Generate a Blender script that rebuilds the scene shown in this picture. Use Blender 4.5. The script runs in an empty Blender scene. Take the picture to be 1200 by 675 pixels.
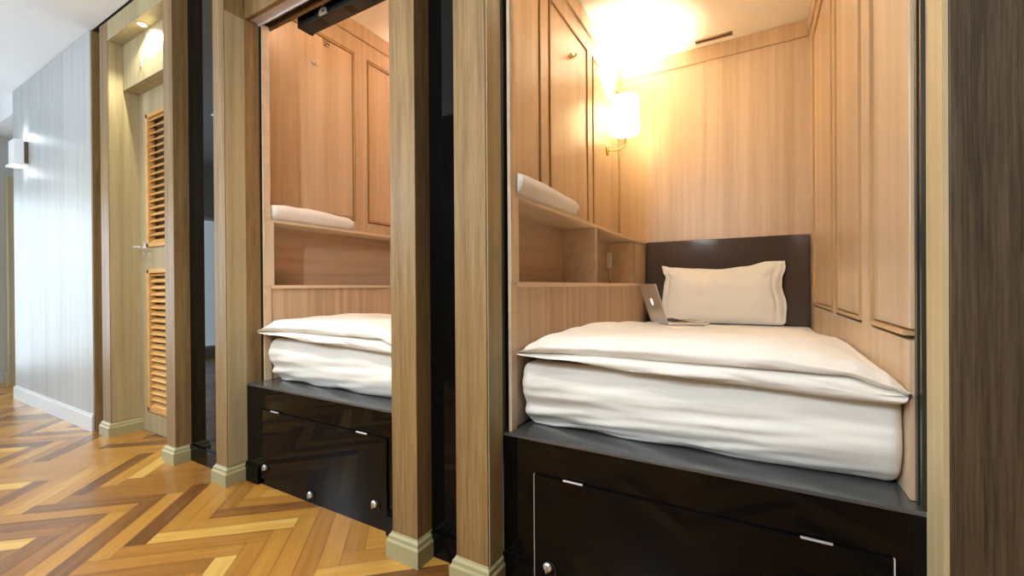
import bpy, bmesh, math, random
from mathutils import Vector, Matrix, noise
S = bpy.context.scene
C = S.collection
random.seed(7)
H = 1.097                       # eye height

# ------------------------------------------------------------------ materials
def mat(name):
    m = bpy.data.materials.new(name); m.use_nodes = True
    nt = m.node_tree
    return m, nt, nt.nodes['Principled BSDF']

def plain(name, col, rough=.5, metal=0., spec=.5, coat=0., emit=None, estr=0.):
    m, nt, b = mat(name)
    b.inputs['Base Color'].default_value = (*col, 1)
    b.inputs['Roughness'].default_value = rough
    b.inputs['Metallic'].default_value = metal
    b.inputs['Specular IOR Level'].default_value = spec
    b.inputs['Coat Weight'].default_value = coat
    if emit:
        b.inputs['Emission Color'].default_value = (*emit, 1)
        b.inputs['Emission Strength'].default_value = estr
    return m

def N(nt, t, **kw):
    n = nt.nodes.new(t)
    for k, v in kw.items():
        if k.startswith('i_'):
            n.inputs[k[2:].replace('_', ' ')].default_value = v
        else:
            setattr(n, k, v)
    return n

def wood(name, dark, mid, light, grain='z', rough=.45, strip=.0, stripamt=.10, gs=1.0, streak=.35, spec=.4, bump=.0):
    """laminate / timber with grain running along one axis, optional board-width tone changes"""
    m, nt, b = mat(name); L = nt.links.new
    tc = N(nt, 'ShaderNodeTexCoord')
    sc = {'z': (38*gs, 38*gs, 1.3*gs), 'y': (38*gs, 1.3*gs, 38*gs), 'x': (1.3*gs, 38*gs, 38*gs)}[grain]
    mp = N(nt, 'ShaderNodeMapping'); mp.inputs['Scale'].default_value = sc
    L(tc.outputs['Object'], mp.inputs['Vector'])
    vec = mp.outputs['Vector']
    n1 = N(nt, 'ShaderNodeTexNoise'); n1.inputs['Scale'].default_value = .45; n1.inputs['Detail'].default_value = 5; n1.inputs['Distortion'].default_value = .6
    n2 = N(nt, 'ShaderNodeTexNoise'); n2.inputs['Scale'].default_value = 3.4; n2.inputs['Detail'].default_value = 4; n2.inputs['Roughness'].default_value = .65
    L(vec, n1.inputs['Vector']); L(vec, n2.inputs['Vector'])
    mx = N(nt, 'ShaderNodeMix', data_type='FLOAT'); mx.inputs[0].default_value = streak
    L(n1.outputs['Fac'], mx.inputs[2]); L(n2.outputs['Fac'], mx.inputs[3])
    fac = mx.outputs[0]
    if strip:
        sx = N(nt, 'ShaderNodeSeparateXYZ'); L(tc.outputs['Object'], sx.inputs[0])
        ad = N(nt, 'ShaderNodeMath', operation='ADD')
        a, bb = {'z': ('X', 'Y'), 'y': ('X', 'Z'), 'x': ('Y', 'Z')}[grain]
        L(sx.outputs[a], ad.inputs[0]); L(sx.outputs[bb], ad.inputs[1])
        sn = N(nt, 'ShaderNodeMath', operation='DIVIDE'); L(ad.outputs[0], sn.inputs[0]); sn.inputs[1].default_value = strip
        fl = N(nt, 'ShaderNodeMath', operation='FLOOR'); L(sn.outputs[0], fl.inputs[0])
        wn = N(nt, 'ShaderNodeTexWhiteNoise', noise_dimensions='1D'); L(fl.outputs[0], wn.inputs['W'])
        ma = N(nt, 'ShaderNodeMath', operation='MULTIPLY_ADD'); L(wn.outputs['Value'], ma.inputs[0])
        ma.inputs[1].default_value = stripamt; L(fac, ma.inputs[2])
        sb = N(nt, 'ShaderNodeMath', operation='SUBTRACT'); L(ma.outputs[0], sb.inputs[0]); sb.inputs[1].default_value = stripamt*.5
        fac = sb.outputs[0]
    cr = N(nt, 'ShaderNodeValToRGB')
    e = cr.color_ramp.elements
    e[0].position = .30; e[0].color = (*dark, 1)
    e[1].position = .70; e[1].color = (*light, 1)
    k = e.new(.5); k.color = (*mid, 1)
    L(fac, cr.inputs[0]); L(cr.outputs[0], b.inputs['Base Color'])
    b.inputs['Roughness'].default_value = rough
    b.inputs['Specular IOR Level'].default_value = spec
    if bump:
        bp = N(nt, 'ShaderNodeBump'); bp.inputs['Strength'].default_value = bump; bp.inputs['Distance'].default_value = .002
        L(n2.outputs['Fac'], bp.inputs['Height']); L(bp.outputs[0], b.inputs['Normal'])
    return m

def fabric(name, col, rough=.85, bump=.15, scale=260, sheen=.2):
    m, nt, b = mat(name); L = nt.links.new
    tc = N(nt, 'ShaderNodeTexCoord')
    n1 = N(nt, 'ShaderNodeTexNoise'); n1.inputs['Scale'].default_value = scale; n1.inputs['Detail'].default_value = 2
    n2 = N(nt, 'ShaderNodeTexNoise'); n2.inputs['Scale'].default_value = 9; n2.inputs['Detail'].default_value = 3
    L(tc.outputs['Object'], n1.inputs['Vector']); L(tc.outputs['Object'], n2.inputs['Vector'])
    cr = N(nt, 'ShaderNodeValToRGB'); e = cr.color_ramp.elements
    e[0].position = .3; e[0].color = (*[c*.965 for c in col], 1); e[1].position = .7; e[1].color = (*col, 1)
    L(n2.outputs['Fac'], cr.inputs[0]); L(cr.outputs[0], b.inputs['Base Color'])
    bp = N(nt, 'ShaderNodeBump'); bp.inputs['Strength'].default_value = bump; bp.inputs['Distance'].default_value = .001
    L(n1.outputs['Fac'], bp.inputs['Height']); L(bp.outputs[0], b.inputs['Normal'])
    b.inputs['Roughness'].default_value = rough; b.inputs['Sheen Weight'].default_value = sheen
    b.inputs['Specular IOR Level'].default_value = .25
    return m

def gloss_black(name, col, rough, spec=.17):
    m, nt, b = mat(name); L = nt.links.new
    tc = N(nt, 'ShaderNodeTexCoord')
    n1 = N(nt, 'ShaderNodeTexNoise'); n1.inputs['Scale'].default_value = 6; n1.inputs['Detail'].default_value = 4
    L(tc.outputs['Object'], n1.inputs['Vector'])
    mr = N(nt, 'ShaderNodeMapRange'); mr.inputs['To Min'].default_value = rough*.7; mr.inputs['To Max'].default_value = rough*1.5
    L(n1.outputs['Fac'], mr.inputs['Value']); L(mr.outputs[0], b.inputs['Roughness'])
    b.inputs['Base Color'].default_value = (*col, 1)
    b.inputs['Specular IOR Level'].default_value = spec
    return m

M = {}
M['pod'] = wood('pod_laminate', (.47, .335, .21), (.56, .415, .27), (.63, .48, .325), 'z', .34, .115, .16, streak=.28)
M['pod_fine'] = wood('pod_slat_laminate', (.42, .295, .19), (.51, .375, .25), (.58, .44, .305), 'z', .45, .034, .26, streak=.28)
M['pod_h'] = wood('pod_board', (.40, .28, .18), (.48, .35, .235), (.54, .405, .28), 'y', .42, streak=.25)
M['pod_edge'] = wood('pod_edging', (.56, .42, .28), (.66, .51, .35), (.72, .57, .41), 'y', .45, streak=.25)
M['oak'] = wood('pillar_oak', (.105, .058, .020), (.235, .145, .057), (.345, .235, .105), 'z', .42, gs=1.25, streak=.5, bump=.25)
M['oak_shadowed'] = wood('shadow_painted_oak', (.018, .011, .005), (.075, .048, .026), (.135, .092, .052), 'z', .5, gs=1.2, streak=.55, bump=.5)  # shadow on the right pillar's front put into the wood colour
M['alcove'] = wood('alcove_oak', (.30, .24, .125), (.40, .33, .185), (.47, .395, .24), 'z', .45, .16, .10, streak=.3)
M['bead'] = wood('gold_oak_bead', (.38, .23, .10), (.47, .30, .14), (.54, .37, .19), 'z', .35)
M['sideboard_lit'] = wood('lit_oak_board', (.42, .33, .17), (.52, .415, .23), (.58, .475, .28), 'z', .45, streak=.3)  # oak lightened to carry the pod light on the dark pillar's side
M['edge_lit'] = plain('lit_edge_paint', (.68, .55, .38), .4)  # light on the shelf fronts put into a pale colour
M['groove_shadow'] = plain('groove_shadow_paint', (.10, .055, .025), .6)  # shadow in the panel gaps put into a dark lining colour
M['khaki'] = plain('khaki_paint', (.37, .335, .18), .42)
M['sheen'] = wood('pale_gloss_laminate', (.36, .37, .365), (.43, .44, .435), (.48, .49, .485), 'z', .42, .21, .10, streak=.2, spec=.5)
M['pale_base'] = plain('pale_baseboard', (.62, .64, .64), .25)
M['white'] = plain('ceiling_white', (.84, .85, .86), .7)
M['podceil'] = plain('pod_ceiling_white', (.93, .91, .88), .7)
M['black'] = gloss_black('black_gloss', (.003, .003, .003), .016)
M['ledge'] = gloss_black('satin_ledge_reflect', (.070, .073, .076), .12, 1.0)  # mattress reflection put into the raised grey base colour
M['blackglass'] = gloss_black('black_glass', (.003, .003, .003), .03)
M['blackmatte'] = plain('black_matte', (.010, .010, .010), .45)
M['bronze'] = plain('dark_bronze_channel', (.020, .022, .018), .28)
M['head'] = gloss_black('brown_black_gloss', (.060, .042, .035), .07, .6)
M['steel'] = plain('brushed_steel', (.80, .79, .77), .34, .75)
M['brass'] = plain('brass', (.80, .56, .22), .22, 1.)
M['alu'] = plain('aluminium', (.74, .71, .76), .4, .15)
M['sheet'] = fabric('white_cotton', (.83, .83, .79))
M['duvet'] = fabric('duvet_cotton', (.86, .84, .78), bump=.12)
M['towel'] = fabric('terry', (.85, .80, .74), bump=.9, scale=420, sheen=.5)
M['silver'] = plain('anodised_silver', (.62, .60, .58), .3, .7)
M['screen'] = plain('dark_screen', (.01, .01, .012), .1)
M['keys'] = plain('keys', (.02, .02, .022), .5)
M['plastic'] = plain('white_plastic', (.82, .80, .76), .35)
M['louvre'] = wood('louvre_pine', (.50, .27, .09), (.64, .37, .13), (.74, .46, .19), 'x', .42, streak=.3)
M['door'] = wood('door_oak', (.30, .24, .14), (.39, .32, .195), (.45, .38, .245), 'z', .45, streak=.3)
M['corr'] = wood('corridor_panelling', (.020, .015, .011), (.034, .026, .018), (.05, .038, .027), 'z', .5, .3, .1)
M['greywall'] = plain('grey_paint', (.40, .40, .37), .6)
M['acrylic'] = plain('clear_acrylic', (1, .98, .95), .03)
M['acrylic'].node_tree.nodes['Principled BSDF'].inputs['IOR'].default_value = 1.25
M['acrylic'].node_tree.nodes['Principled BSDF'].inputs['Transmission Weight'].default_value = 1.
M['window'] = plain('daylit_pane', (.8, .85, .9), .3, emit=(.72, .88, 1.0), estr=1.7)
M['lampface'] = plain('lit_lens', (.9, .9, .85), .3, emit=(1, .9, .72), estr=14.0)
M['sconcelit'] = plain('frosted_box', (.80, .82, .83), .4)

def shade_material():
    m = bpy.data.materials.new('lit_linen_shade'); m.use_nodes = True; nt = m.node_tree; nt.nodes.clear(); L = nt.links.new
    o = N(nt, 'ShaderNodeOutputMaterial'); t = N(nt, 'ShaderNodeBsdfTranslucent'); d = N(nt, 'ShaderNodeBsdfDiffuse')
    t.inputs[0].default_value = (.95, .90, .80, 1); d.inputs[0].default_value = (.9, .87, .8, 1)
    mx = N(nt, 'ShaderNodeMixShader'); mx.inputs[0].default_value = .45
    em = N(nt, 'ShaderNodeEmission'); em.inputs[0].default_value = (1, .86, .62, 1); em.inputs[1].default_value = .5
    ad = N(nt, 'ShaderNodeAddShader')
    L(t.outputs[0], mx.inputs[1]); L(d.outputs[0], mx.inputs[2]); L(mx.outputs[0], ad.inputs[0]); L(em.outputs[0], ad.inputs[1]); L(ad.outputs[0], o.inputs[0])
    return m
M['shade'] = shade_material()

def floor_material():
    m, nt, b = mat('herringbone_planks'); L = nt.links.new
    at = N(nt, 'ShaderNodeAttribute', attribute_name='plank'); uv = N(nt, 'ShaderNodeUVMap', uv_map='UVMap')
    cr = N(nt, 'ShaderNodeValToRGB'); e = cr.color_ramp.elements
    cols = [(0, (.12, .048, .014)), (.22, (.225, .098, .022)), (.45, (.325, .152, .029)), (.7, (.405, .205, .038)), (.88, (.49, .275, .060)), (1, (.56, .37, .095))]
    e[0].position, e[0].color = 0, (*cols[0][1], 1); e[1].position, e[1].color = 1, (*cols[-1][1], 1)
    for p, c in cols[1:-1]:
        k = e.new(p); k.color = (*c, 1)
    mp = N(nt, 'ShaderNodeMapping'); mp.inputs['Scale'].default_value = (1.6, 26, 1); L(uv.outputs[0], mp.inputs['Vector'])
    n1 = N(nt, 'ShaderNodeTexNoise'); n1.inputs['Scale'].default_value = 1.4; n1.inputs['Detail'].default_value = 5; n1.inputs['Distortion'].default_value = .8
    L(mp.outputs[0], n1.inputs['Vector'])
    ma = N(nt, 'ShaderNodeMath', operation='MULTIPLY_ADD'); L(n1.outputs['Fac'], ma.inputs[0]); ma.inputs[1].default_value = .55
    sb = N(nt, 'ShaderNodeMath', operation='SUBTRACT'); L(at.outputs['Fac'], sb.inputs[0]); sb.inputs[1].default_value = .275
    L(sb.outputs[0], ma.inputs[2]); L(ma.outputs[0], cr.inputs[0]); L(cr.outputs[0], b.inputs['Base Color'])
    b.inputs['Roughness'].default_value = .27; b.inputs['Specular IOR Level'].default_value = .5
    bp = N(nt, 'ShaderNodeBump'); bp.inputs['Strength'].default_value = .12; bp.inputs['Distance'].default_value = .002
    L(n1.outputs['Fac'], bp.inputs['Height']); L(bp.outputs[0], b.inputs['Normal'])
    return m
M['floor'] = floor_material()

# ------------------------------------------------------------------ object helpers
def tag(o, label=None, cat=None, group=None, kind=None):
    for k, v in (('label', label), ('category', cat), ('group', group), ('kind', kind)):
        if v: o[k] = v
    return o

def thing(name, loc, label, cat, group=None, kind=None):
    o = bpy.data.objects.new(name, None); C.objects.link(o); o.location = loc; o.empty_display_size = .1
    return tag(o, label, cat, group, kind)

def wloc(o):
    v = Vector((0, 0, 0))
    while o: v = v + o.location; o = o.parent
    return v

def obj(name, bm, m, parent=None, smooth=False, bevel=0., origin=None):
    """link one bmesh, given in world coordinates, as one object"""
    org = Vector(origin) if origin is not None else (Vector((0, 0, 0)))
    bmesh.ops.recalc_face_normals(bm, faces=bm.faces)
    if origin is None:
        xs = [v.co for v in bm.verts]
        org = Vector((sum(c.x for c in xs)/len(xs), sum(c.y for c in xs)/len(xs), min(c.z for c in xs)))
    bmesh.ops.translate(bm, verts=bm.verts, vec=-org)
    me = bpy.data.meshes.new(name); bm.to_mesh(me); bm.free()
    o = bpy.data.objects.new(name, me); C.objects.link(o)
    me.materials.append(m)
    if parent:
        o.parent = parent; o.location = org - wloc(parent)
    else:
        o.location = org
    if smooth:
        for p in me.polygons: p.use_smooth = True
    if bevel:
        b = o.modifiers.new('bevel', 'BEVEL'); b.width = bevel; b.segments = 2; b.limit_method = 'ANGLE'; b.angle_limit = math.radians(40)
    return o

def box(bm, x0, x1, y0, y1, z0, z1):
    r = bmesh.ops.create_cube(bm, size=1)
    for v in r['verts']:
        v.co = Vector((x0 + (v.co.x+.5)*(x1-x0), y0 + (v.co.y+.5)*(y1-y0), z0 + (v.co.z+.5)*(z1-z0)))
    return r['verts']

def BX(*boxes):
    bm = bmesh.new()
    for b in boxes: box(bm, *b)
    return bm

def tube(bm, pts, r, n=10, cap=True):
    """round bar along a path; r is a radius or a list of radii"""
    pts = [Vector(p) for p in pts]; rs = r if isinstance(r, (list, tuple)) else [r]*len(pts)
    rings = []
    for i, p in enumerate(pts):
        d = (pts[min(i+1, len(pts)-1)] - pts[max(i-1, 0)]).normalized()
        a = d.cross(Vector((0, 0, 1)))
        if a.length < .05: a = d.cross(Vector((0, 1, 0)))
        a.normalize(); b = d.cross(a)
        rings.append([bm.verts.new(p + rs[i]*(a*math.cos(2*math.pi*k/n) + b*math.sin(2*math.pi*k/n))) for k in range(n)])
    for A, B in zip(rings, rings[1:]):
        for k in range(n): bm.faces.new((A[k], A[(k+1) % n], B[(k+1) % n], B[k]))
    if cap:
        bm.faces.new(rings[0]); bm.faces.new(rings[-1])

def lathe(bm, c, prof, n=40, axis='z'):
    """revolve (radius, height) pairs"""
    rings = []
    for r, z in prof:
        ring = []
        for k in range(n):
            a = 2*math.pi*k/n; p = (r*math.cos(a), r*math.sin(a), z)
            if axis == 'x': p = (p[2], p[0], p[1])
            if axis == 'y': p = (p[0], p[2], p[1])
            ring.append(bm.verts.new(Vector(c) + Vector(p)))
        rings.append(ring)
    for A, B in zip(rings, rings[1:]):
        for k in range(n): bm.faces.new((A[k], A[(k+1) % n], B[(k+1) % n], B[k]))
    for ring, (r, z) in ((rings[0], prof[0]), (rings[-1], prof[-1])):
        if r > 1e-5 and prof[0] != prof[-1]: bm.faces.new(ring)

def rounded_block(lo, hi, r, step=.02, fn=None):
    """soft block: a fine grid over a box whose edges are rounded by r, then shifted by fn(p, normal)"""
    bm = bmesh.new(); lo, hi = Vector(lo), Vector(hi)
    n = [max(4, int((hi[i]-lo[i])/step)) for i in range(3)]
    cache = {}
    def vert(i, j, k):
        key = (i, j, k)
        if key not in cache:
            p = Vector([lo[a] + (hi[a]-lo[a])*t/n[a] for a, t in enumerate(key)])
            q = Vector([min(max(p[a], lo[a]+r), hi[a]-r) for a in range(3)])
            d = p - q
            if d.length > 1e-9:
                d.normalize(); p = q + d*r
            if fn: p = p + fn(p, d)
            cache[key] = bm.verts.new(p)
        return cache[key]
    for a in range(3):
        b, c = (a+1) % 3, (a+2) % 3
        for s in (0, n[a]):
            for i in range(n[b]):
                for j in range(n[c]):
                    f = []
                    for di, dj in ((0, 0), (1, 0), (1, 1), (0, 1)):
                        k = [0, 0, 0]; k[a] = s; k[b] = i+di; k[c] = j+dj
                        f.append(vert(*k))
                    bm.faces.new(f)
    return bm

def sweep(profiles, closed=True, caps=True):
    bm = bmesh.new(); rows = [[bm.verts.new(p) for p in pr] for pr in profiles]
    n = len(rows[0])
    for A, B in zip(rows, rows[1:]):
        for k in range(n if closed else n-1): bm.faces.new((A[k], A[(k+1) % n], B[(k+1) % n], B[k]))
    if caps:
        bm.faces.new(rows[0]); bm.faces.new(rows[-1])
    return bm

def interp(x, pts):
    if x <= pts[0][0]: return pts[0][1]
    for (a, va), (b, vb) in zip(pts, pts[1:]):
        if x <= b:
            t = (x-a)/(b-a); t = t*t*(3-2*t)
            return va + (vb-va)*t
    return pts[-1][1]

def catmull(P, per):
    n = len(P); out = []
    for i in range(n):
        p0, p1, p2, p3 = P[(i-1) % n], P[i], P[(i+1) % n], P[(i+2) % n]
        for k in range(per):
            t = k/per
            out.append(tuple(.5*((2*p1[a]) + (-p0[a]+p2[a])*t + (2*p0[a]-5*p1[a]+4*p2[a]-p3[a])*t*t + (-p0[a]+3*p1[a]-3*p2[a]+p3[a])*t**3) for a in (0, 1)))
    return out

def nz(x, y, z=0.): return noise.noise(Vector((x, y, z)))

# ------------------------------------------------------------------ corridor shell
CZ = 3.10                                              # corridor ceiling
def build_floor():
    bm = bmesh.new(); uvl = bm.loops.layers.uv.new('UVMap'); col = bm.faces.layers.float.new('plank')
    W, Lg, g = .084, .588, .0010
    X0, X1, Y0, Y1 = -7.7, 1.6, -1.25, 1.46
    def plank(poly, o, d, val):
        p = Vector((-d.y, d.x))
        # clip to the room
        for ax, lim, sg in ((0, X0, 1), (0, X1, -1), (1, Y0, 1), (1, Y1, -1)):
            out = []
            for a, b in zip(poly, poly[1:]+poly[:1]):
                fa, fb = sg*(a[ax]-lim), sg*(b[ax]-lim)
                if fa >= 0: out.append(a)
                if (fa >= 0) != (fb >= 0): out.append(a + (b-a)*(fa/(fa-fb)))
            poly = out
            if len(poly) < 3: return
        f = bm.faces.new([bm.verts.new((v.x, v.y, 0)) for v in poly])
        f[col] = val; ou, ov = random.random()*40, random.random()*40
        for lp in f.loops:
            q = Vector((lp.vert.co.x, lp.vert.co.y)) - o
            lp[uvl].uv = (q.dot(d)+ou, q.dot(p)+ov)
    rot = Matrix.Rotation(math.radians(42), 2)
    n = int(round(Lg/W)); org = Vector((-2.27, 1.04))
    tones = [.12, .22, .35, .42, .5, .5, .58, .6, .65, .7, .8, .92]
    for i in range(-90, 90):
        for j in range(-16, 16):
            # classic herringbone: a horizontal and a vertical plank per step of the staircase
            ax, ay = i*W + j*Lg, i*W - j*Lg
            for kind in (0, 1):
                if kind == 0: r = (ax, ay, Lg, W); d = Vector((1, 0))
                else: r = (ax+Lg-0., ay - Lg + W, W, Lg); d = Vector((0, 1))
                pts = [Vector((r[0]+g, r[1]+g)), Vector((r[0]+r[2]-g, r[1]+g)), Vector((r[0]+r[2]-g, r[1]+r[3]-g)), Vector((r[0]+g, r[1]+r[3]-g))]
                P = [org + rot @ q for q in pts]
                cx = sum(p.x for p in P)/4; cy = sum(p.y for p in P)/4
                if not (X0-.5 < cx < X1+.5 and Y0-.5 < cy < Y1+.5): continue
                plank(P, P[0], rot @ d, min(1, max(0, random.choice(tones)+random.uniform(-.08, .08))))
    return bm
fl = build_floor()
me = bpy.data.meshes.new('floor'); fl.to_mesh(me); fl.free()
fo = bpy.data.objects.new('floor', me); C.objects.link(fo); me.materials.append(M['floor'])
tag(fo, 'golden brown herringbone timber floor of the corridor', 'floor', kind='structure')
sub = obj('floor_underlay', BX((-7.7, 1.6, -1.25, 1.46, -.05, -.001)), plain('dark_joint', (.10, .045, .015), .5), fo)

def struct(name, bm, m, label, cat, **k):
    return tag(obj(name, bm, m, **k), label, cat, kind='structure')

struct('ceiling', BX((-7.7, 1.6, -1.25, 1.262, CZ, CZ+.05)), M['white'], 'white corridor ceiling tinted blue by daylight', 'ceiling')
struct('wall_opposite', BX((-6.9, 1.6, -1.30, -1.25, 0, CZ)), M['corr'], 'brown panelled corridor wall facing the pods', 'wall')
struct('wall_right', BX((1.6, 1.65, -1.25, 1.46, 0, CZ)), M['corr'], 'corridor end wall past the dark pillar', 'wall')
# corridor end with its big window
we = struct('wall_end', BX((-7.75, -7.7, -1.3, -1.02, 0, 3.3), (-7.75, -7.7, 1.18, 2.6, 0, 3.3), (-7.75, -7.7, -1.02, 1.18, 2.25, 3.3), (-7.75, -7.7, -1.02, 1.18, 0, .12)),
            M['greywall'], 'grey wall closing the far left end of the corridor', 'wall')
wi = struct('window_1', BX((-7.74, -7.70, -1.02, -.97, .12, 2.25), (-7.74, -7.70, 1.13, 1.18, .12, 2.25), (-7.74, -7.70, -.97, 1.13, 2.20, 2.25), (-7.74, -7.70, -.97, 1.13, .12, .17), (-7.74, -7.70, .06, .10, .17, 2.2)),
            M['alu'], 'tall bright window at the far left end of the corridor', 'window')
obj('pane', BX((-7.735, -7.725, -.97, .06, .17, 2.2), (-7.735, -7.725, .10, 1.13, .17, 2.2)), M['window'], wi)
struct('trim_1', BX((-7.66, -7.54, 1.40, 1.62, .12, 2.42), (-7.66, -7.52, 1.38, 1.64, 0, .12)), M['alcove'], 'tan wooden post at the far left end of the corridor', 'post')
struct('ceiling_far', BX((-7.7, -6.53, 1.262, 2.6, 2.90, 3.12)), M['white'], 'lower white ceiling behind the pale glossy wall', 'ceiling')

# pale glossy wall on the left
wl = struct('wall_left', BX((-6.52, -4.447, 1.25, 1.33, .0, 3.095)), M['sheen'], 'pale glossy laminate wall at left reflecting daylight', 'wall')
obj('end_strip', BX((-4.4465, -4.436, 1.256, 1.335, 0, 3.095)), M['oak'], wl)
struct('baseboard_left', BX((-6.53, -4.435, 1.236, 1.25, 0, .115), (-6.53, -4.435, 1.241, 1.25, .115, .13)), M['pale_base'], 'pale baseboard under the glossy left wall', 'baseboard')

# ------------------------------------------------------------------ pillars
def pillar(x0, x1, y1, label, m='oak', plinth_m='khaki', z1=3.085, y0=1.266):
    t = thing('pillar', ((x0+x1)/2, (y0+y1)/2, 0), label, 'pillar', 'oak pillars along the corridor', 'structure')
    obj('shaft', BX((x0, x1, y0, y1, .09, z1)), M[m], t, bevel=.002)
    rings = []
    for z, o in ((0, .019), (.066, .019), (.071, .016), (.075, .013), (.088, .011), (.096, .004), (.102, .002)):
        rings.append([(x0-o, y0-o, z), (x1+o, y0-o, z), (x1+o, y1, z), (x0-o, y1, z)])
    obj('plinth', sweep(rings), M[plinth_m], t)
    return t
pillar(-4.314, -4.168, 1.455, 'oak pillar left of the louvred door, beside the pale glossy wall')
pillar(-3.278, -3.158, 1.372, 'oak pillar right of the louvred door')
pillar(-2.672, -2.554, 1.372, 'oak pillar at the left edge of the narrower-looking left bed pod')
pillar(-1.295, -1.161, 1.372, 'oak pillar at the right edge of the left bed pod')
pillar(-.969, -.830, 1.368, 'oak pillar at the left edge of the large right bed pod')
pillar(.362, .497, 1.374, 'oak pillar painted shadow-dark at the right edge of the picture', 'oak_shadowed', 'khaki')
# added board: pod light on the pillar's side put into its colour
struct('trim_2', BX((.352, .3615, 1.27, 1.374, 0, 3.085)), M['sideboard_lit'], 'added side board painted as lit oak on the dark right pillar', 'trim')

struct('trim_11', BX((-4.1675, -4.163, 1.272, 1.4515, .104, 2.938)), M['alcove'], 'added lining painted as lit oak on left side of the louvred door alcove', 'trim')  # added board, alcove light on the pillar side put into its colour
struct('trim_12', BX((-2.5535, -2.549, 1.272, 1.3725, .104, 2.64)), M['alcove'], 'added side board painted as lit oak of the pillar left of the left bed pod', 'trim')  # added boards here and below, pod light put into their colour
struct('trim_13', BX((-.8295, -.8255, 1.272, 1.3675, .104, 2.64)), M['alcove'], 'added side board painted as lit oak of the pillar left of the right bed pod', 'trim')

def glass_gap(x0, x1, y, label):
    t = thing('black_glass_panel', ((x0+x1)/2, y, 0), label, 'panel', 'black panels between the pillars', 'structure')
    obj('panel', BX((x0, x1, y, y+.02, .10, 3.085)), M['blackglass'], t)
    obj('kickboard', BX((x0, x1, y-.012, y+.02, 0, .10)), M['black'], t, bevel=.003)
glass_gap(-3.157, -2.673, 1.352, 'tall black glossy panel between louvred door and left bed pod')
glass_gap(-1.160, -.970, 1.352, 'tall black glossy panel between the two bed pods')
glass_gap(-4.435, -4.315, 1.352, 'narrow black glossy panel beside the pale left wall')

# ------------------------------------------------------------------ door alcove
struct('trim_3', BX((-4.168, -3.278, 1.268, 1.455, 2.94, 3.085)), M['alcove'], 'oak fascia and soffit over the louvred door', 'trim')
struct('trim_4', BX((-4.168, -3.278, 1.355, 1.455, 2.60, 2.94)), M['alcove'], 'oak header panel above the louvred door', 'trim')
struct('trim_5', BX((-6.51, .6, 1.262, 1.40, 3.096, CZ+.03)), M['blackmatte'], 'thin black shadow line under the corridor ceiling', 'trim')
struct('wall_alcove', BX((-4.168, -3.278, 1.50, 1.52, 0, 3.1)), M['door'], 'oak wall behind the louvred door', 'wall')
sw = thing('switch_plate', (-3.84, 1.353, 2.70), 'tiny dark key switch on header panel above louvred door', 'switch')
obj('plate', BX((-3.846, -3.834, 1.349, 1.355, 2.70, 2.79)), M['steel'], sw, bevel=.002)
obj('slot', BX((-3.8425, -3.8375, 1.347, 1.3495, 2.715, 2.775)), M['blackmatte'], sw)

dr = thing('door_1', (-3.72, 1.46, 0), 'oak door with two louvred panels in the left alcove', 'door', None, 'structure')
dx0, dx1, dy0, dy1 = -4.164, -3.282, 1.452, 1.49
lx0, lx1 = -4.03, -3.42
obj('leaf', BX((dx0, lx0, dy0, dy1, .012, 2.60), (lx1, dx1, dy0, dy1, .012, 2.60), (lx0, lx1, dy0, dy1, .012, .17), (lx0, lx1, dy0, dy1, 1.245, 1.415), (lx0, lx1, dy0, dy1, 2.42, 2.60)), M['door'], dr)
for z0, z1 in ((.17, 1.245), (1.415, 2.42)):
    bm = BX((lx0, lx0+.03, dy0-.012, dy1, z0, z1), (lx1-.03, lx1, dy0-.012, dy1, z0, z1), (lx0, lx1, dy0-.012, dy1, z0, z0+.028), (lx0, lx1, dy0-.012, dy1, z1-.028, z1))
    f = obj('louvre_frame', bm, M['louvre'], dr, bevel=.002)
    bm = bmesh.new(); n = int((z1-z0-.06)/.048)
    for k in range(n):
        zc = z0+.045 + k*(z1-z0-.08)/(n-1)
        vs = box(bm, lx0+.03, lx1-.03, -.021, .021, -.004, .004)
        bmesh.ops.rotate(bm, verts=vs, cent=(0, 0, 0), matrix=Matrix.Rotation(math.radians(38), 3, 'X'))
        bmesh.ops.translate(bm, verts=vs, vec=(0, dy0+.014, zc))
    obj('slats', bm, M['louvre'], f)
hd = BX((-4.102, -4.058, 1.445, 1.452, 1.36, 1.46)); lathe(hd, (-4.08, 1.452, 1.41), [(.024, 0), (.024, -.012), (.011, -.014), (.011, -.06), (.013, -.072), (.0, -.073)], 18, 'y')
tube(hd, [(-4.08, 1.385, 1.41), (-4.05, 1.380, 1.41), (-3.99, 1.380, 1.408), (-3.965, 1.384, 1.406)], [.011, .011, .010, .008], 12)
tag(obj('door_handle', hd, M['steel'], dr, smooth=False), 'chrome lever handle')
ad = thing('recessed_downlight', (-3.70, 1.31, 2.94), 'small recessed downlight in soffit over louvred door', 'downlight', 'corridor downlights')
b = bmesh.new(); lathe(b, (-3.70, 1.31, 2.94), [(.022, .0), (.032, -.0), (.032, -.004), (.022, -.004), (.022, 0)], 24); obj('rim', b, M['steel'], ad)
b = bmesh.new(); lathe(b, (-3.70, 1.31, 2.9385), [(.0215, 0), (.0, -.001)], 24); obj('lens', b, M['lampface'], ad)

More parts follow.
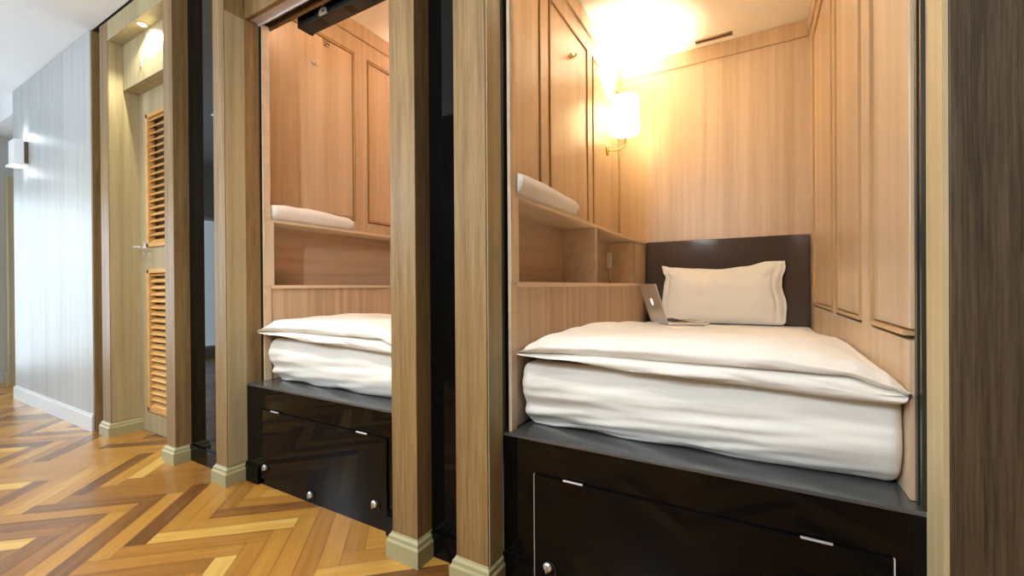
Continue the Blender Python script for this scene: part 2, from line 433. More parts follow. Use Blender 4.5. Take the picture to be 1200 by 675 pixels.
# box wall lights; those on the opposite wall are unseen, added for frontal light
def box_sconce(x, y, z, sgn, label, watts, col):
    t = thing('box_sconce', (x, y, z), label, 'wall light', 'box wall lights of the corridor')
    Y = lambda a, b: (min(y+sgn*a, y+sgn*b), max(y+sgn*a, y+sgn*b))
    obj('back_plate', BX((x-.085, x+.085, *Y(0, .024), z+.02, z+.23)), plain('umber', (.10, .06, .04), .5), t)
    obj('housing', BX((x-.09, x+.08, *Y(.024, .095), z+.02, z+.24)), M['sconcelit'], t, bevel=.006)
    obj('base_tray', BX((x-.15, x+.11, *Y(0, .105), z, z+.018)), M['plastic'], t, bevel=.003)
    for dz, f in ((.30, 1.), (-.05, .5)):
        l = bpy.data.lights.new('box_glow', 'POINT'); l.energy = watts*f; l.color = col; l.shadow_soft_size = .04
        o = bpy.data.objects.new('box_glow', l); C.objects.link(o); o.location = (x, y+sgn*.07, z+dz)
box_sconce(-6.1, 1.25, 2.275, -1, 'white box wall light on the pale glossy left wall', .5, (.86, .95, 1))
box_sconce(-5.0, -1.25, 2.0, 1, 'unseen added box light on the corridor wall facing the pale glossy wall', 34, (.62, .81, 1))
box_sconce(-3.75, -1.25, 2.0, 1, 'unseen added box light on the corridor wall facing the louvred door', 24, (.90, .95, .96))
box_sconce(-.85, -1.25, 2.12, 1, 'unseen added box light on the corridor wall facing the right bed pod', 62, (.93, .97, 1))

# assumed corridor downlights, unseen, added to light the place
def downlight(x, y, watts, label, spot=130, col=(1, .90, .74)):
    t = thing('recessed_downlight', (x, y, CZ), label, 'downlight', 'corridor downlights')
    b = bmesh.new(); lathe(b, (x, y, CZ), [(.045, 0), (.06, 0), (.06, -.006), (.045, -.006), (.045, 0)], 28); obj('rim', b, M['steel'], t)
    b = bmesh.new(); lathe(b, (x, y, CZ-.002), [(.0445, 0), (.0, -.001)], 28); obj('lens', b, M['lampface'], t)
    l = bpy.data.lights.new('added_downlight_beam', 'SPOT'); l.energy = watts; l.spot_size = math.radians(spot); l.spot_blend = .8; l.shadow_soft_size = .06; l.color = col
    o = bpy.data.objects.new('added_downlight_beam', l); C.objects.link(o); o.location = (x, y, CZ-.03)
for x, y, w, lab in ((-5.4, .1, 34, 'assumed unseen downlight before the pale left wall'), (-3.9, .1, 34, 'assumed unseen downlight before the louvred door'), (-2.5, .1, 44, 'assumed unseen downlight before the left bed pod'), (-1.2, .0, 44, 'assumed unseen downlight before the black panel between the pods')):
    downlight(x, y, w, lab)
l = bpy.data.lights.new('alcove_beam', 'SPOT'); l.energy = 17; l.spot_size = math.radians(140); l.spot_blend = .5; l.shadow_soft_size = .012; l.color = (1, .93, .66)
o = bpy.data.objects.new('alcove_beam', l); C.objects.link(o); o.location = (-3.70, 1.31, 2.925)

# ------------------------------------------------------------------ sleeping pods
YB = 3.675
def pod(dx, zc, zs, lpanels, big):
    """one pod; dx shifts it along the corridor; zc ceiling, zs shelf top, lpanels the (y0, y1, z0, z1) of the left wall panels"""
    P = 'right' if big else 'left'
    where = 'large right bed pod' if big else 'left bed pod'
    XL, XS, XR = -1.013+dx, -.80+dx, .335+dx
    ys = 1.43 if big else 1.50
    crown = zc-.115
    def panelled(name, x, s, panels, y0, zlow, label, fine_low=None):
        """wall whose face is at x and looks towards s (+1/-1): frame of stiles and rails, panels set in with a shadow gap"""
        X = lambda a, b: (min(x+s*a, x+s*b), max(x+s*a, x+s*b))
        ztop = max(p[3] for p in panels); zbot = min(p[2] for p in panels)
        g = .011
        bm = BX((*X(-.05, -.034), y0, YB, zlow, zc))
        ed = [y0]
        for p in sorted(panels): ed += [p[0]-g, p[1]+g]
        ed.append(YB)
        for a, b in zip(ed[0::2], ed[1::2]):
            if b-a > .002: box(bm, *X(-.034, 0), a, b, zbot-g, ztop+g)
        box(bm, *X(-.034, 0), y0, YB, zlow, zbot-g)
        box(bm, *X(-.034, 0), y0, YB, ztop+g, crown-.004)
        box(bm, *X(-.034, .012), y0, YB, crown, zc)
        w = struct(name, bm, M['pod'], label, 'wall')
        obj('shadow_lining', BX(*[(*X(-.0338, -.028), p[0]-g, p[1]+g, p[2]-g, p[3]+g) for p in panels]), M['groove_shadow'], w)
        bd = bmesh.new(); k = .013
        for p in panels:
            q = (p[0], p[1], p[2], p[3])
            if q[0] > 1.46 or s > 0: box(bd, *X(-.034, .007), q[0], q[0]+k, q[2], q[3])
            box(bd, *X(-.034, .007), q[1]-k, q[1], q[2], q[3])
            box(bd, *X(-.034, .007), q[0]+k, q[1]-k, q[2], q[2]+k); box(bd, *X(-.034, .007), q[0]+k, q[1]-k, q[3]-k, q[3])
        obj('beading', bd, M['bead'], w)
        panels = [(p[0]+(k+.004 if p[0] > 1.46 or s > 0 else 0), p[1]-k-.004, p[2]+k+.004, p[3]-k-.004) for p in panels]
        for p in panels:
            obj('panel', BX((*X(-.034, -.002), p[0], p[1], p[2], p[3])), M['pod'], w, bevel=.003)
        return w
    panelled('wall_pod_left', XL, 1, lpanels, ys-.02, zs-.02, 'panelled wood wall above the shelf of the %s' % where)
    panelled('wall_pod_right', XR, -1, [(1.44, 1.83, .965, 2.74), (2.0, 2.555, .965, 2.74), (2.67, 3.45, .965, 2.74)], 1.43, .552, 'panelled wood right wall of the %s' % where)
    struct('wall_pod_lower', BX((XS-.05, XS-.012, ys, YB, .552, 1.095)), M['pod_fine'], 'slatted wood wall below the shelf of the %s' % where, 'wall')
    struct('wall_pod_back', BX((XL-.05, XR+.05, YB, YB+.03, 0, zc), (XL, XR, YB-.012, YB, crown, zc)), M['pod'], 'pale wood back wall of the %s' % where, 'wall')
    struct('ceiling_pod', BX((XL-.05, XR+.05, 1.52, YB+.03, zc, zc+.03)), M['podceil'], 'bright white ceiling of the %s' % where, 'ceiling')
    # header and sliding door track
    xa, xb = (-.83, .352) if big else (-2.554, -1.295)
    struct('trim_%d' % (6 if big else 7), BX((xa, xb, 1.376, 1.40, 2.645, 3.085), (xa, xb, 1.40, 1.53, 2.70, 3.2), (xa, xb, 1.51, 1.53, 2.655, 3.2)), M['oak'], 'oak header over the opening of the %s' % where, 'trim')
    tr = thing('door_track', ((xa+xb)/2, 1.45, 2.66), 'aluminium sliding track over the opening of the %s' % where, 'track', 'sliding tracks over the pods')
    obj('rail', BX((xa, xb, 1.40, 1.462, 2.655, 2.70), (xa, xb, 1.452, 1.462, 2.645, 2.655)), M['alu'], tr, bevel=.002)
    obj('brush_seal', BX((xa, xb, 1.463, 1.51, 2.672, 2.70)), M['blackmatte'], tr)
    # jambs
    if big:
        t = thing('jamb_channel', (xa+.01, 1.40, .55), 'dark metal channel on left side of the large right bed pod opening', 'channel', None)
        obj('channel', BX((xa-.03, xa+.008, 1.369, 1.385, .551, 2.645), (xa-.03, xa+.002, 1.385, 1.405, .551, 2.645), (xa-.03, xa+.008, 1.405, 1.420, .551, 2.645)), M['bronze'], t)
        obj('foot', BX((xa+.001, xa+.012, 1.372, 1.415, .5505, .562)), M['blackmatte'], t)
        t = thing('jamb_channel', (xb-.005, 1.40, .55), 'dark metal channel on right side of the large right bed pod opening', 'channel', None)
        obj('channel', BX((xb-.008, xb+.03, 1.376, 1.388, .551, 2.645), (xb-.002, xb+.03, 1.388, 1.408, .551, 2.645), (xb-.008, xb+.03, 1.408, 1.428, .551, 2.645)), M['bronze'], t)
    else:
        struct('trim_8', BX((xa-.03, xa+.006, 1.373, 1.455, .551, 2.70)), M['oak'], 'oak jamb lining left side of the left bed pod opening', 'trim')
        struct('trim_9', BX((xa-.03, xa+.010, 1.456, 1.470, .551, 2.70)), M['bronze'], 'thin dark jamb bead of the left bed pod opening', 'trim')
    # wall shelf
    sh = thing('wall_shelf', (XS-.1, 2.5, 1.095), 'long open wood shelf with compartments on left wall of the %s' % where, 'shelf', 'built-in shelves of the pods')
    obj('top_board', BX((XL, XS, ys, YB, zs-.018, zs)), M['pod_edge'], sh, bevel=.0015)
    obj('bottom_board', BX((XL, XS+.004, ys, YB, 1.095, 1.115)), M['pod_edge'], sh, bevel=.0015)
    obj('back_panel', BX((XL, XL+.008, ys+.02, YB, 1.115, zs-.018)), M['pod_h'], sh)
    obj('end_post', BX((XL, XS, ys, ys+.022, 1.115, zs-.018), (XS-.012, XS+.001, ys-.04, ys, .551, 2.655)), M['pod_edge'], sh)
    d1, d2 = (2.37, 3.30) if big else (2.66, 3.35)
    obj('divider', BX((XL+.008, XS-.002, d1, d1+.018, 1.115, zs-.018)), M['pod_edge'], sh)
    obj('divider', BX((XL+.008, XS-.018, d2, d2+.018, 1.115, zs-.018)), M['pod_edge'], sh)
    obj('flap', BX((XS-.018, XS-.001, d2, YB-.002, 1.117, zs-.020)), M['pod'], sh, bevel=.002)
    e = XS+.0005
    obj('edge_lit', BX((e, e+.0012, ys, YB, zs-.0175, zs-.0005), (e+.004, e+.0052, ys, YB, 1.0955, 1.1145), (e, e+.0012, d1, d1+.018, 1.115, zs-.018), (e+.0006, e+.0018, ys-.04, ys+.02, 1.115, zs-.018)), M['edge_lit'], sh)  # thin added bands, painted as the lit front edges
    # platform
    px0, px1 = (-.829, .3515) if big else (-2.553, -1.372)
    pf = thing('bed_platform', ((px0+px1)/2, 1.372, 0), 'glossy black storage platform under the bed of the %s' % where, 'bed platform', 'black storage platforms')
    yf = 1.3745
    obj('body', BX((px0, px1, yf, YB-.005, 0, .538)), M['black'], pf)
    obj('ledge', BX((px0, px1, yf-.002, YB-.005, .538, .55)), M['ledge'], pf, bevel=.003)
    dd = -.829 if big else -2.553
    D = lambda v: v + (0 if big else -1.72)
    dr_ = obj('flap_door', BX((D(-.695), D(.290), yf-.009, yf-.001, .035, .424)), M['black'], pf, bevel=.0025)
    if big:  # pale strips stand in for the highlight on the door's bevelled edges
        for a, b_ in ((-.6965, -.6948), (.2898, .292)):
            tag(obj('edge_glint', BX((a, b_, yf-.0105, yf-.002, .036, .424)), M['alu'], dr_), 'pale strip painted in for the door edge highlight')
    for a in (-.581, .099):
        b = BX((D(a), D(a)+.070, yf-.0125, yf-.0095, .4225, .4285))
        tube(b, [(D(a), yf-.012, .4255), (D(a)+.07, yf-.012, .4255)], .0035, 8)
        tag(obj('hinge', b, M['steel'], dr_), 'slim silver hinge')
    for a, z in ((-.643, .106), (-.248, .048), (.212, .115)):
        b = bmesh.new(); lathe(b, (D(a), yf-.009, z), [(.016, 0), (.016, -.006), (.011, -.010), (.0, -.011)], 18, 'y')
        box(b, D(a)-.0025, D(a)+.0025, yf-.026, yf-.019, z-.014, z+.010)
        k = obj('lock', b, M['steel'], dr_); tag(k, 'small chrome cam lock')
        b = bmesh.new(); tube(b, [(D(a)+.012+.020*math.cos(q), yf-.012, z-.006+.024*math.sin(q)) for q in [math.radians(v) for v in (110, 85, 60, 35, 10, -15, -40)]], .0035, 8)
        obj('keeper', b, M['blackmatte'], k)
    for a0, a1 in ((px0, D(-.698)), (D(.293), px1)):
        rings = []
        for y, z in ((yf, 0), (yf-.020, 0), (yf-.020, .085), (yf-.014, .094), (yf-.008, .106), (yf, .110)):
            rings.append((y, z))
        obj('skirting', sweep([[(a0, y, z) for y, z in rings], [(a1, y, z) for y, z in rings]]), M['black'], pf)
    # mattress
    mx0, mx1 = -.797+dx+(0 if big else .035), .334+dx
    def mfn(p, d):
        o = Vector((0, 0, 0)); x = p.x-dx
        if p.y < 1.60:
            f = max(0, 1-(p.y-1.478)/.12); t = (p.z-.55)/.25
            # the sheet is pulled tight at the top, gathers towards the bottom edge
            w = nz(x*1.6+3, t*4.2-x*1.4, 1.3)*.018 + nz(x*2.6, t*11-x*2.2, 4.4)*.017*(1-t*.7) + (.5-abs(nz(x*2.0+5, t*8-x*3.0, 2.2)))*.020*(1-t*.75) + nz(x*8, t*14, 8)*.004
            w += .008*math.sin(14*t-5*x+2.2*nz(x*2, t*2, 9))*max(0, .75-t)
            w += .0075*(1-abs(math.sin(15*t-4.2*x+3.0*nz(x*1.5, t*1.6, 9))))**2.2*max(0, .95-t)*(.5+nz(x*2.2, t*3, 12.)*1.2)
            w += .004*(1-abs(math.sin(26*t-9*x+3.0*nz(x*2.5, t*2, 19))))**3*max(0, .7-t)
            w *= interp(x, [(-.7, 1.05), (-.1, .85), (.3, .30)])
            o.y -= f*w - f*.11*max(0, .45-t)**1.3
            o.y -= f*.012*math.sin(math.pi*min(1, max(0, t)))
        if p.z < .585:
            o.z += .012*max(0, nz(x*4, p.y*3, 2.))*(1 if p.y < 1.6 else .0)
        if p.z > .70: o.z += .004*nz(x*5, p.y*5, 7)
        return o
    mt = obj('mattress', rounded_block((mx0, 1.472, .551), (mx1, YB-.05, .803), .032, .0085 if big else .012, mfn), M['sheet'], smooth=True)
    tag(mt, 'thick mattress in white fitted sheet on the black platform of the %s' % where, 'mattress', 'mattresses of the pods')
    dv, ztop = duvet(dx, where, big)
    return dv, ztop

def duvet(dx, where, big):
    ZB = [(-.80, .862), (-.76, .885), (-.67, .912), (-.45, .918), (-.25, .925), (.03, .926), (.13, .912), (.22, .893), (.29, .866), (.335, .835)]
    ZC = [(-.80, .842), (-.70, .848), (-.5, .853), (0, .853), (.2, .852), (.3, .826), (.335, .818)]
    def ztop(x, y):
        t = interp(y, [(1.55, 0), (2.2, 1)])
        z = interp(x, ZB)*(1-t) + t*interp(x, [(-.80, .850), (-.66, .888), (-.3, .889), (.1, .888), (.33, .855)])
        z += .030*math.exp(-((x+.66)/.13)**2-((y-2.02)/.24)**2)
        z += .005*nz(x*3.5, y*3.5, 5.) + .0025*nz(x*9, y*8, 2.)
        return z
    prof = []
    n = 150
    x0, x1 = -.803, .333
    for i in range(n+1):
        s = i/n; s = .5-.5*math.cos(math.pi*s) if False else s
        x = x0 + (x1-x0)*s
        e0 = min(1, (x-x0)/.10); e1 = min(1, (x1-x)/.018)
        e = math.sqrt(max(0.0, 1-(1-e0)**2))*(.35+.65*math.sqrt(max(0, 1-(1-e1)**2))) if True else 1
        e = max(e, .10)
        zb, zc_, zl = interp(x, ZB), interp(x, ZC), .805
        nl = .012*nz(x*4, 1.7) ; nu = .014*nz(x*3.3, 6.2)
        yb = 2.62 + .10*nz(x*2.2, 3.1)
        zlow = interp(x, [(-.80, .838), (-.62, .826), (-.35, .807), (.33, .789)])
        P = [(yb-.03, .812), (yb, .828), (yb-.04, ztop(x, yb-.3)-.014)]
        for y in (2.35, 2.15, 1.95, 1.75, 1.60): P.append((y, ztop(x, y)))
        P += [(1.475, zb-.002), (1.425+nu*.6, zb-.022), (1.405+nu, (zb*.45+zc_*.55)), (1.414+nu, zc_+.008), (1.434, zc_+.001), (1.418+nl, zc_-.008),
              (1.410+nl, (zc_+zlow)/2-.004), (1.420+nl, zlow+.006), (1.452, zlow), (1.53, .812), (1.75, .812), (2.15, .812)]
        Q = catmull(P, 7)
        row = []
        for y, z in Q:
            # ends close into a soft pillow edge
            zm = .842 if x < -.3 else .826
            zz = zm + (z-zm)*e
            yy = y + (1-e)*(.02 if y < 1.5 else 0)
            if z > .815:
                zz += .004*nz(x*7+z*9, y*7, 3.3)*e
                if y < 1.5:
                    yy += .011*nz(x*5-z*16, z*14, 8.)*e + .006*nz(x*13+z*9, z*30, 1.)*e - .010*abs(nz(x*4+z*20, z*6, 5.5))*e
                zz += .005*abs(nz(x*4.2-y*3, y*4+x*2, 6.1))*e*(1 if y > 1.45 else 0)
            row.append((x+dx, yy, max(zz, .8065 if y > 1.5 else zz)))
        prof.append(row)
    o = obj('duvet', sweep(prof), M['duvet'], smooth=True)
    tag(o, 'white duvet folded in two thick layers over the mattress of the %s' % where, 'duvet', 'duvets of the pods')
    return o, ztop

dv, ztop = pod(0., 2.97, 1.452, [(1.44, 2.097, 1.50, 2.74), (2.212, 2.845, 1.50, 2.74), (2.955, 3.62, 1.50, 2.74)], True)
pod(-1.72, 3.19, 1.51, [(1.55, 2.30, 1.63, 2.935), (2.44, 3.10, 1.63, 2.935), (3.22, 3.62, 1.63, 2.935)], False)

# ------------------------------------------------------------------ sconces
def sconce(dx, label, watts, col):
    c = (-.872+dx, 3.30)
    t = thing('wall_sconce', (-1.0+dx, 3.29, 2.10), label, 'wall lamp', 'bedside wall lamps')
    b = bmesh.new(); lathe(b, (-1.0135+dx, 3.285, 2.168), [(.0, .0), (.034, .0), (.034, .008), (.028, .013), (.0, .014)], 28, 'x')
    for v in b.verts: v.co.z = 2.168 + (v.co.z-2.168)*1.5
    obj('back_plate', b, M['brass'], t, smooth=True)
    b = bmesh.new(); tube(b, [(-1.0+dx, 3.285, 2.155), (-.965+dx, 3.288, 2.148), (-.915+dx, 3.295, 2.155), (-.880+dx, 3.30, 2.172), (c[0], 3.30, 2.185)], .0065, 12)
    tube(b, [(c[0], 3.30, 2.18), (c[0], 3.30, 2.30)], .007, 12)
    obj('arm', b, M['brass'], t, smooth=True)
    b = bmesh.new(); lathe(b, (*c, 0), [(.100, 2.268), (.108, 2.272), (.1095, 2.28), (.1045, 2.535), (.102, 2.545), (.097, 2.546), (.0985, 2.535), (.1035, 2.28), (.100, 2.268)], 56)
    obj('lamp_shade', b, M['shade'], t, smooth=True)
    b = bmesh.new(); lathe(b, (*c, 0), [(.017, 2.30), (.019, 2.305), (.019, 2.34), (.012, 2.345)], 20); obj('socket', b, M['brass'], t, smooth=True)
    b = bmesh.new(); lathe(b, (*c, 0), [(.0, 2.275), (.006, 2.277), (.008, 2.284), (.004, 2.29), (.095, 2.290), (.095, 2.2925), (.0, 2.2925)], 40); obj('diffuser', b, M['shade'], t, smooth=True)
    l = bpy.data.lights.new('bulb', 'POINT'); l.energy = watts; l.color = col; l.shadow_soft_size = .035
    o = bpy.data.objects.new('bulb', l); C.objects.link(o); o.location = (*c, 2.43)
sconce(0, 'glowing white drum shade wall lamp on brass arm, upper left of right bed', 52, (1, .84, .57))
sconce(-1.72, 'bedside wall lamp of the left bed pod, behind the pillar', 44, (1, .68, .48))

def pod_fill_light(x, y, z, watts, label, col):  # unseen lamp added to brighten the pod and its ceiling
    t = thing('added_ceiling_light', (x, y, z), label, 'ceiling light', 'added ceiling lights of the pods')
    b = bmesh.new(); lathe(b, (x, y, z), [(.0, 0), (.075, 0), (.075, -.012), (.0, -.012)], 36); obj('base', b, M['steel'], t)
    b = bmesh.new(); lathe(b, (x, y, z), [(.115, -.014), (.122, -.02), (.122, -.075), (.11, -.088), (.0, -.092)], 44); obj('lamp_shade', b, M['shade'], t, smooth=True)
    l = bpy.data.lights.new('pod_fill', 'POINT'); l.energy = watts; l.color = col; l.shadow_soft_size = .03
    o = bpy.data.objects.new('pod_fill', l); C.objects.link(o); o.location = (x, y, z-.05)
pod_fill_light(-.32, 2.0, 2.969, 75, 'added unseen ceiling light above the foot of the right bed', (1, .80, .62))
pod_fill_light(-2.04, 2.0, 3.189, 60, 'added unseen ceiling light above the foot of the left bed', (1, .70, .52))

# ------------------------------------------------------------------ headboard, pillow
hb = tag(obj('headboard', BX((-.796, .33, 3.645, 3.672, .56, 1.455)), M['head'], bevel=.004), 'dark glossy headboard behind the white pillow', 'headboard')

def pillow():
    bm = bmesh.new(); nu, nv = 120, 44
    L_ = lambda v: interp(v, [(0, -.640), (.25, -.652), (.62, -.640), (.80, -.628), (.88, -.650), (1, -.660)])
    R_ = lambda v: interp(v, [(0, .160), (.06, .178), (.30, .186), (.62, .158), (.72, .160), (.9, .182), (1, .178)])
    T_ = lambda u: interp(u, [(0, .462), (.10, .445), (.3, .432), (.5, .422), (.7, .440), (.88, .474), (1, .474)])
    rows = {}
    for side in (1, -1):
        for j in range(nv+1):
            for i in range(nu+1):
                u, v = i/nu, j/nv
                x = L_(v)*(1-u) + R_(v)*u
                h = T_(u)*v
                a, c = 2*u-1, 2*v-1
                edge = max(abs(a), abs(c))
                # flat hemmed border around a full centre
                ua, ca = min(1, abs(a)/.955), min(1, abs(c)/.94)
                th = .095*(max(0, 1-ua**3.2)**.62)*(max(0, 1-ca**2.6)**.60) + .0035
                th += .0035*nz(u*7, v*5, side)*min(1, th*25) + (.006*nz(u*16, v*13, 3.)*max(0, 1-th*18))
                if u > .80 and .55 < v < .95: th += .012*math.sin(34*(u*.7-v*.4))*math.exp(-((u-.9)/.06)**2-((v-.78)/.14)**2)
                th -= .011*min(1, th*30)*(math.exp(-((u-.925)/.010)**2) + math.exp(-((u-.045)/.008)**2))
                if side < 0: th *= .55
                lean = 0.30
                y = 3.505 + h*lean*.62 - side*th + .010*nz(u*5, v*3, 7.)*(edge > .9)
                z = .868 + h*.955
                border = edge > .9999
                key = (i, j, 0 if border else side)
                if key not in rows: rows[key] = bm.verts.new((x, y, z))
    g = lambda i, j, s: rows.get((i, j, s)) or rows[(i, j, 0)]
    for s in (1, -1):
        for j in range(nv):
            for i in range(nu):
                try: bm.faces.new((g(i, j, s), g(i+1, j, s), g(i+1, j+1, s), g(i, j+1, s)))
                except ValueError: pass
    return bm
# sleeping surface behind the duvet is the sheet itself; the pillow stands on it
bmP = pillow()
for v in bmP.verts: v.co.z -= .054
tag(obj('pillow', bmP, M['duvet'], smooth=True), 'large white pillow leaning against the dark headboard', 'pillow')

# ------------------------------------------------------------------ towels
def towel(x, y0, y1, z, label, seed):
    """bath towel folded double: the fold faces the pod, the layers show at its end"""
    w, th = .175, .046
    def hair():
        pts = []
        cl = [(-w, th*.5)] + [(-w+ (w-th*.5)*k/7, th*.5) for k in range(1, 7)] + [(th*.5*math.sin(a)-th*.5+.0, th*.5+th*.52*(1-math.cos(a))) for a in [math.pi*k/8 for k in range(0, 9)]] + [(-th*.5-(w-th*.5)*k/7, th*1.54) for k in range(1, 8)]
        return cl
    cl = hair(); out, inn = [], []
    for i, p in enumerate(cl):
        a, b = cl[max(i-1, 0)], cl[min(i+1, len(cl)-1)]
        d = Vector((b[0]-a[0], b[1]-a[1])).normalized(); nrm = Vector((d.y, -d.x))
        out.append(Vector(p)+nrm*th*.5); inn.append(Vector(p)-nrm*th*.40)
    loop = out + inn[::-1]
    prof = []; n = 34
    for i in range(n+1):
        s = i/n; y = y0+(y1-y0)*s
        e = min(1, min(s, 1-s)/.06); e = .80+.20*math.sqrt(max(0, 1-(1-e)**2))
        row = []
        for q in loop:
            px, pz = q.x, q.y
            cx, cz = -w*.5, th
            px = cx+(px-cx)*(.97+.03*e); pz = cz*.96+(pz-cz*.96)*e
            zz = max(0.0, pz + .006*nz(y*9, px*9, seed)*(pz > th*.6) + (.014*math.sin(s*3.0+.4)-.006)*(pz/th*.5))
            row.append((x+px+.006*nz(y*7, pz*12, seed+3), y+.008*nz(px*10, pz*18, seed)*(s < .05 or s > .95), z+zz))
        prof.append(row)
    o = obj('folded_towel', sweep(prof), M['towel'], smooth=True)
    tag(o, label, 'towel', 'folded towels on the shelves')
towel(-.803, 1.445, 2.06, 1.4525, 'folded white towel on the shelf of the large right bed pod', 1.5)
towel(-2.523, 1.515, 2.10, 1.5105, 'folded white towel on the shelf of the left bed pod', 4.5)

# ------------------------------------------------------------------ hooks, vent, socket, blind cassette
def hook(x, y, z, label, m='brass'):
    t = thing('wall_hook', (x, y, z), label, 'hook', 'wall hooks of the pods')
    b = bmesh.new(); lathe(b, (x, y, z), [(.0, 0), (.014, 0), (.014, .004), (.0, .006)], 20, 'x'); obj('rosette', b, M[m], t, smooth=True)
    b = bmesh.new(); tube(b, [(x+.004, y, z), (x+.02, y, z-.004), (x+.034, y, z-.004), (x+.042, y, z+.012)], [.006, .006, .006, .008], 10)
    tube(b, [(x+.012, y-.03, z+.004), (x+.016, y, z-.002), (x+.012, y+.03, z+.004)], [.006, .0055, .006], 10); obj('prongs', b, M[m], t, smooth=True)
hook(-1.0145, 2.534, 2.545, 'small brass hook on the upper panel of the right bed pod')
hook(-2.7345, 1.95, 2.70, 'small pale hook on the wall panel of the left bed pod', 'steel')
ah = thing('acrylic_hook', (-2.733, 2.05, 2.90), 'clear acrylic hook on wall below the black blind box', 'hook')
obj('plate', BX((-2.7329, -2.730, 2.025, 2.075, 2.865, 2.925)), M['acrylic'], ah)
obj('prong', BX((-2.729, -2.70, 2.035, 2.055, 2.865, 2.873), (-2.706, -2.70, 2.035, 2.055, 2.873, 2.89)), M['acrylic'], ah)

vt = thing('ceiling_vent', (-.272, 3.57, 2.965), 'thin dark slot vent in the bright ceiling above the right bed', 'vent')
obj('frame', BX((-.40, -.145, 3.545, 3.553, 2.962, 2.9695), (-.40, -.145, 3.585, 3.593, 2.962, 2.9695), (-.40, -.392, 3.545, 3.593, 2.962, 2.9695), (-.153, -.145, 3.545, 3.593, 2.962, 2.9695)), plain('tan_metal', (.35, .24, .15), .4), vt)
obj('slot', BX((-.392, -.153, 3.553, 3.585, 2.966, 2.9695)), plain('slot_dark', (.06, .04, .03), .6), vt)

so = thing('plug_adapter', (-1.0, 3.255, 1.22), 'white plug adapter with short cord in the shelf compartment', 'adapter')
obj('body', BX((-1.0045, -.975, 3.225, 3.285, 1.235, 1.355)), M['plastic'], so, bevel=.006)
b = bmesh.new(); tube(b, [(-.985, 3.255, 1.236), (-.985, 3.255, 1.19), (-.980, 3.256, 1.15), (-.97, 3.26, 1.121)], .006, 8); obj('cord', b, M['plastic'], so, smooth=True)

DZ = .035
bl = thing('blind_cassette', (-1.8, 1.62, 2.66), 'black blind box with cut-outs inside top of the left bed pod opening', 'blind box')
b = BX((-2.325, -1.36, 1.572, 1.58, 2.635, 2.76), (-2.325, -1.36, 1.58, 1.66, 2.635, 2.647), (-2.325, -1.36, 1.652, 1.66, 2.647, 2.76), (-2.345, -2.325, 1.568, 1.664, 2.631, 2.765))
obj('housing', b, M['blackmatte'], bl, bevel=.002)
recess = plain('black_recess', (.002, .002, .002), .2)
for x, w_ in ((-2.245, .05), (-1.93, .03), (-1.81, .09)):
    obj('slot', BX((x, x+w_, 1.5695, 1.5718, 2.66, 2.75)), recess, bl)
for x, w_ in ((-2.23, .08), (-1.96, .05), (-1.78, .1)):
    obj('slot', BX((x, x+w_, 1.59, 1.64, 2.6335, 2.6348)), recess, bl)
b = bmesh.new(); tube(b, [(-2.105, 1.565, 2.775), (-2.105, 1.563, 2.675)], .0022, 6); obj('cord', b, M['plastic'], bl)
b = bmesh.new()
tube(b, [(-2.105+.026*math.cos(a), 1.562, 2.642+.026*math.sin(a)) for a in [math.pi*k/10 for k in range(0, 11)]], .007, 8)
box(b, -2.138, -2.072, 1.557, 1.567, 2.633, 2.643); tag(obj('clasp', b, M['steel'], bl), 'silver clasp')

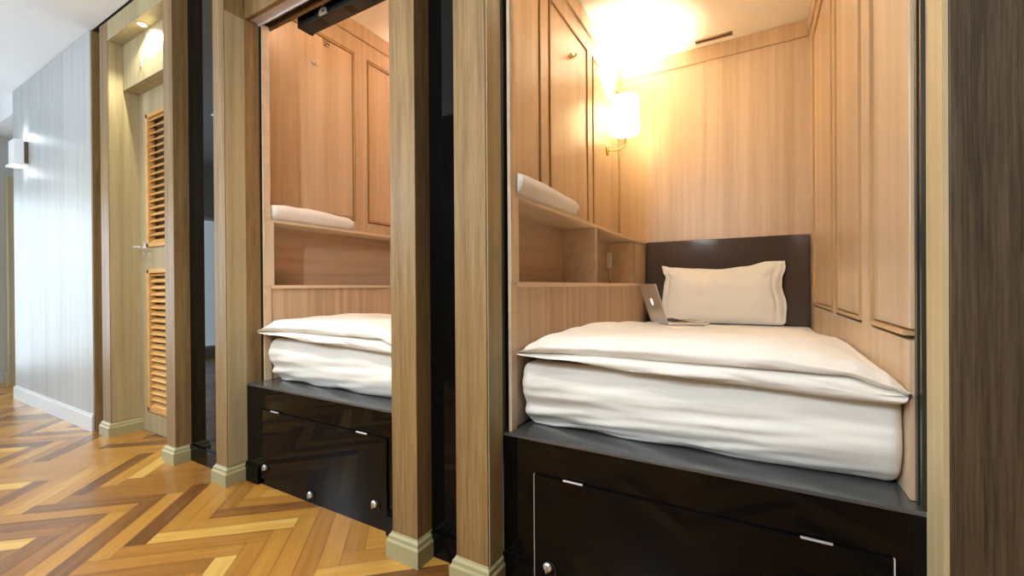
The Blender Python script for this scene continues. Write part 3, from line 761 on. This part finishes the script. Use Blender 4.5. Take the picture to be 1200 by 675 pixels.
# ------------------------------------------------------------------ laptop on the duvet
def laptop():
    hx, hy = -.391, 2.281; ph = math.radians(118)
    u = Vector((math.cos(ph), math.sin(ph), 0)); v = Vector((math.sin(ph), -math.cos(ph), 0))   # along hinge, towards the user
    zs = [ztop(hx+(u*a+v*b_).x, hy+(u*a+v*b_).y) for a in (0, .1, .2, .3) for b_ in (0, .1, .21)]
    z0 = max(zs)+.005
    R = Matrix(((u.x, v.x, 0, hx), (u.y, v.y, 0, hy), (0, 0, 1, z0), (0, 0, 0, 1)))
    t = thing('laptop', (hx, hy, z0), 'open silver laptop standing on the duvet beside the pillow', 'laptop')
    def put(name, bm, m, bevel=0, parent=t):
        bmesh.ops.transform(bm, matrix=R, verts=bm.verts); return obj(name, bm, m, parent, bevel=bevel)
    base = put('base', BX((0, .304, 0, .212, 0, .014)), M['silver'], .003)
    put('keyboard', BX(*[(.014+c*.0199, .014+c*.0199+.0175, .030+r*.0185, .030+r*.0185+.016, .014, .0152) for r in range(5) for c in range(14)]), M['keys'], 0, base)
    put('trackpad', BX((.10, .205, .132, .203, .0139, .0146)), plain('trackpad_grey', (.5, .49, .47), .25, .6), .001, base)
    tilt = Matrix.Translation((0, .002, .013)) @ Matrix.Rotation(math.radians(17), 4, 'X')
    def lidpart(name, boxes, m, bevel=0, parent=t):
        bm = BX(*boxes); bmesh.ops.transform(bm, matrix=tilt, verts=bm.verts); return put(name, bm, m, bevel, parent)
    lid = lidpart('lid', [(0, .304, -.006, 0, .0, .208)], M['silver'], .0025)
    lidpart('screen', [(.008, .296, .0, .0006, .012, .200)], M['screen'], 0, lid)
    # pale mark in the middle of the lid, glow added to brighten it
    bm = bmesh.new(); lathe(bm, (.152, -.0062, .108), [(.0, 0), (.020, 0), (.020, -.0006), (.0, -.0008)], 24, 'y')
    for w in bm.verts: w.co.x = .152+(w.co.x-.152)*.85
    bmesh.ops.transform(bm, matrix=tilt, verts=bm.verts)
    tag(put('emblem', bm, plain('emblem_glow', (.95, .97, 1), .15, emit=(.9, .95, 1), estr=.7), 0, lid), 'pale round emblem with added glow')
laptop()

# ------------------------------------------------------------------ world, camera
w = bpy.data.worlds.new('World'); S.world = w; w.use_nodes = True
w.node_tree.nodes['Background'].inputs[0].default_value = (.80, .90, 1, 1)
w.node_tree.nodes['Background'].inputs[1].default_value = .12

yaw, pit, rol = .519787474, -.00333866, -.00677984
f_ = Vector((-math.sin(yaw)*math.cos(pit), math.cos(yaw)*math.cos(pit), math.sin(pit)))
r_ = Vector((math.cos(yaw), math.sin(yaw), 0)); u_ = r_.cross(f_)
r2 = r_*math.cos(rol) + u_*math.sin(rol); u2 = -r_*math.sin(rol) + u_*math.cos(rol)
cd = bpy.data.cameras.new('camera'); co = bpy.data.objects.new('camera', cd); C.objects.link(co); S.camera = co
cd.sensor_width = 36; cd.sensor_fit = 'HORIZONTAL'; cd.lens = 500.14/1200*36; cd.clip_start = .02
co.matrix_world = Matrix(((r2.x, u2.x, -f_.x, 0), (r2.y, u2.y, -f_.y, 0), (r2.z, u2.z, -f_.z, H), (0, 0, 0, 1)))

S.view_settings.view_transform = 'Standard'; S.view_settings.look = 'None'; S.view_settings.gamma = 1
S.view_settings.use_curve_mapping = False; S.view_settings.exposure = 1.07
S.cycles.max_bounces = 10; S.cycles.diffuse_bounces = 6; S.cycles.glossy_bounces = 5
S.cycles.use_denoising = True; S.cycles.sample_clamp_indirect = 8
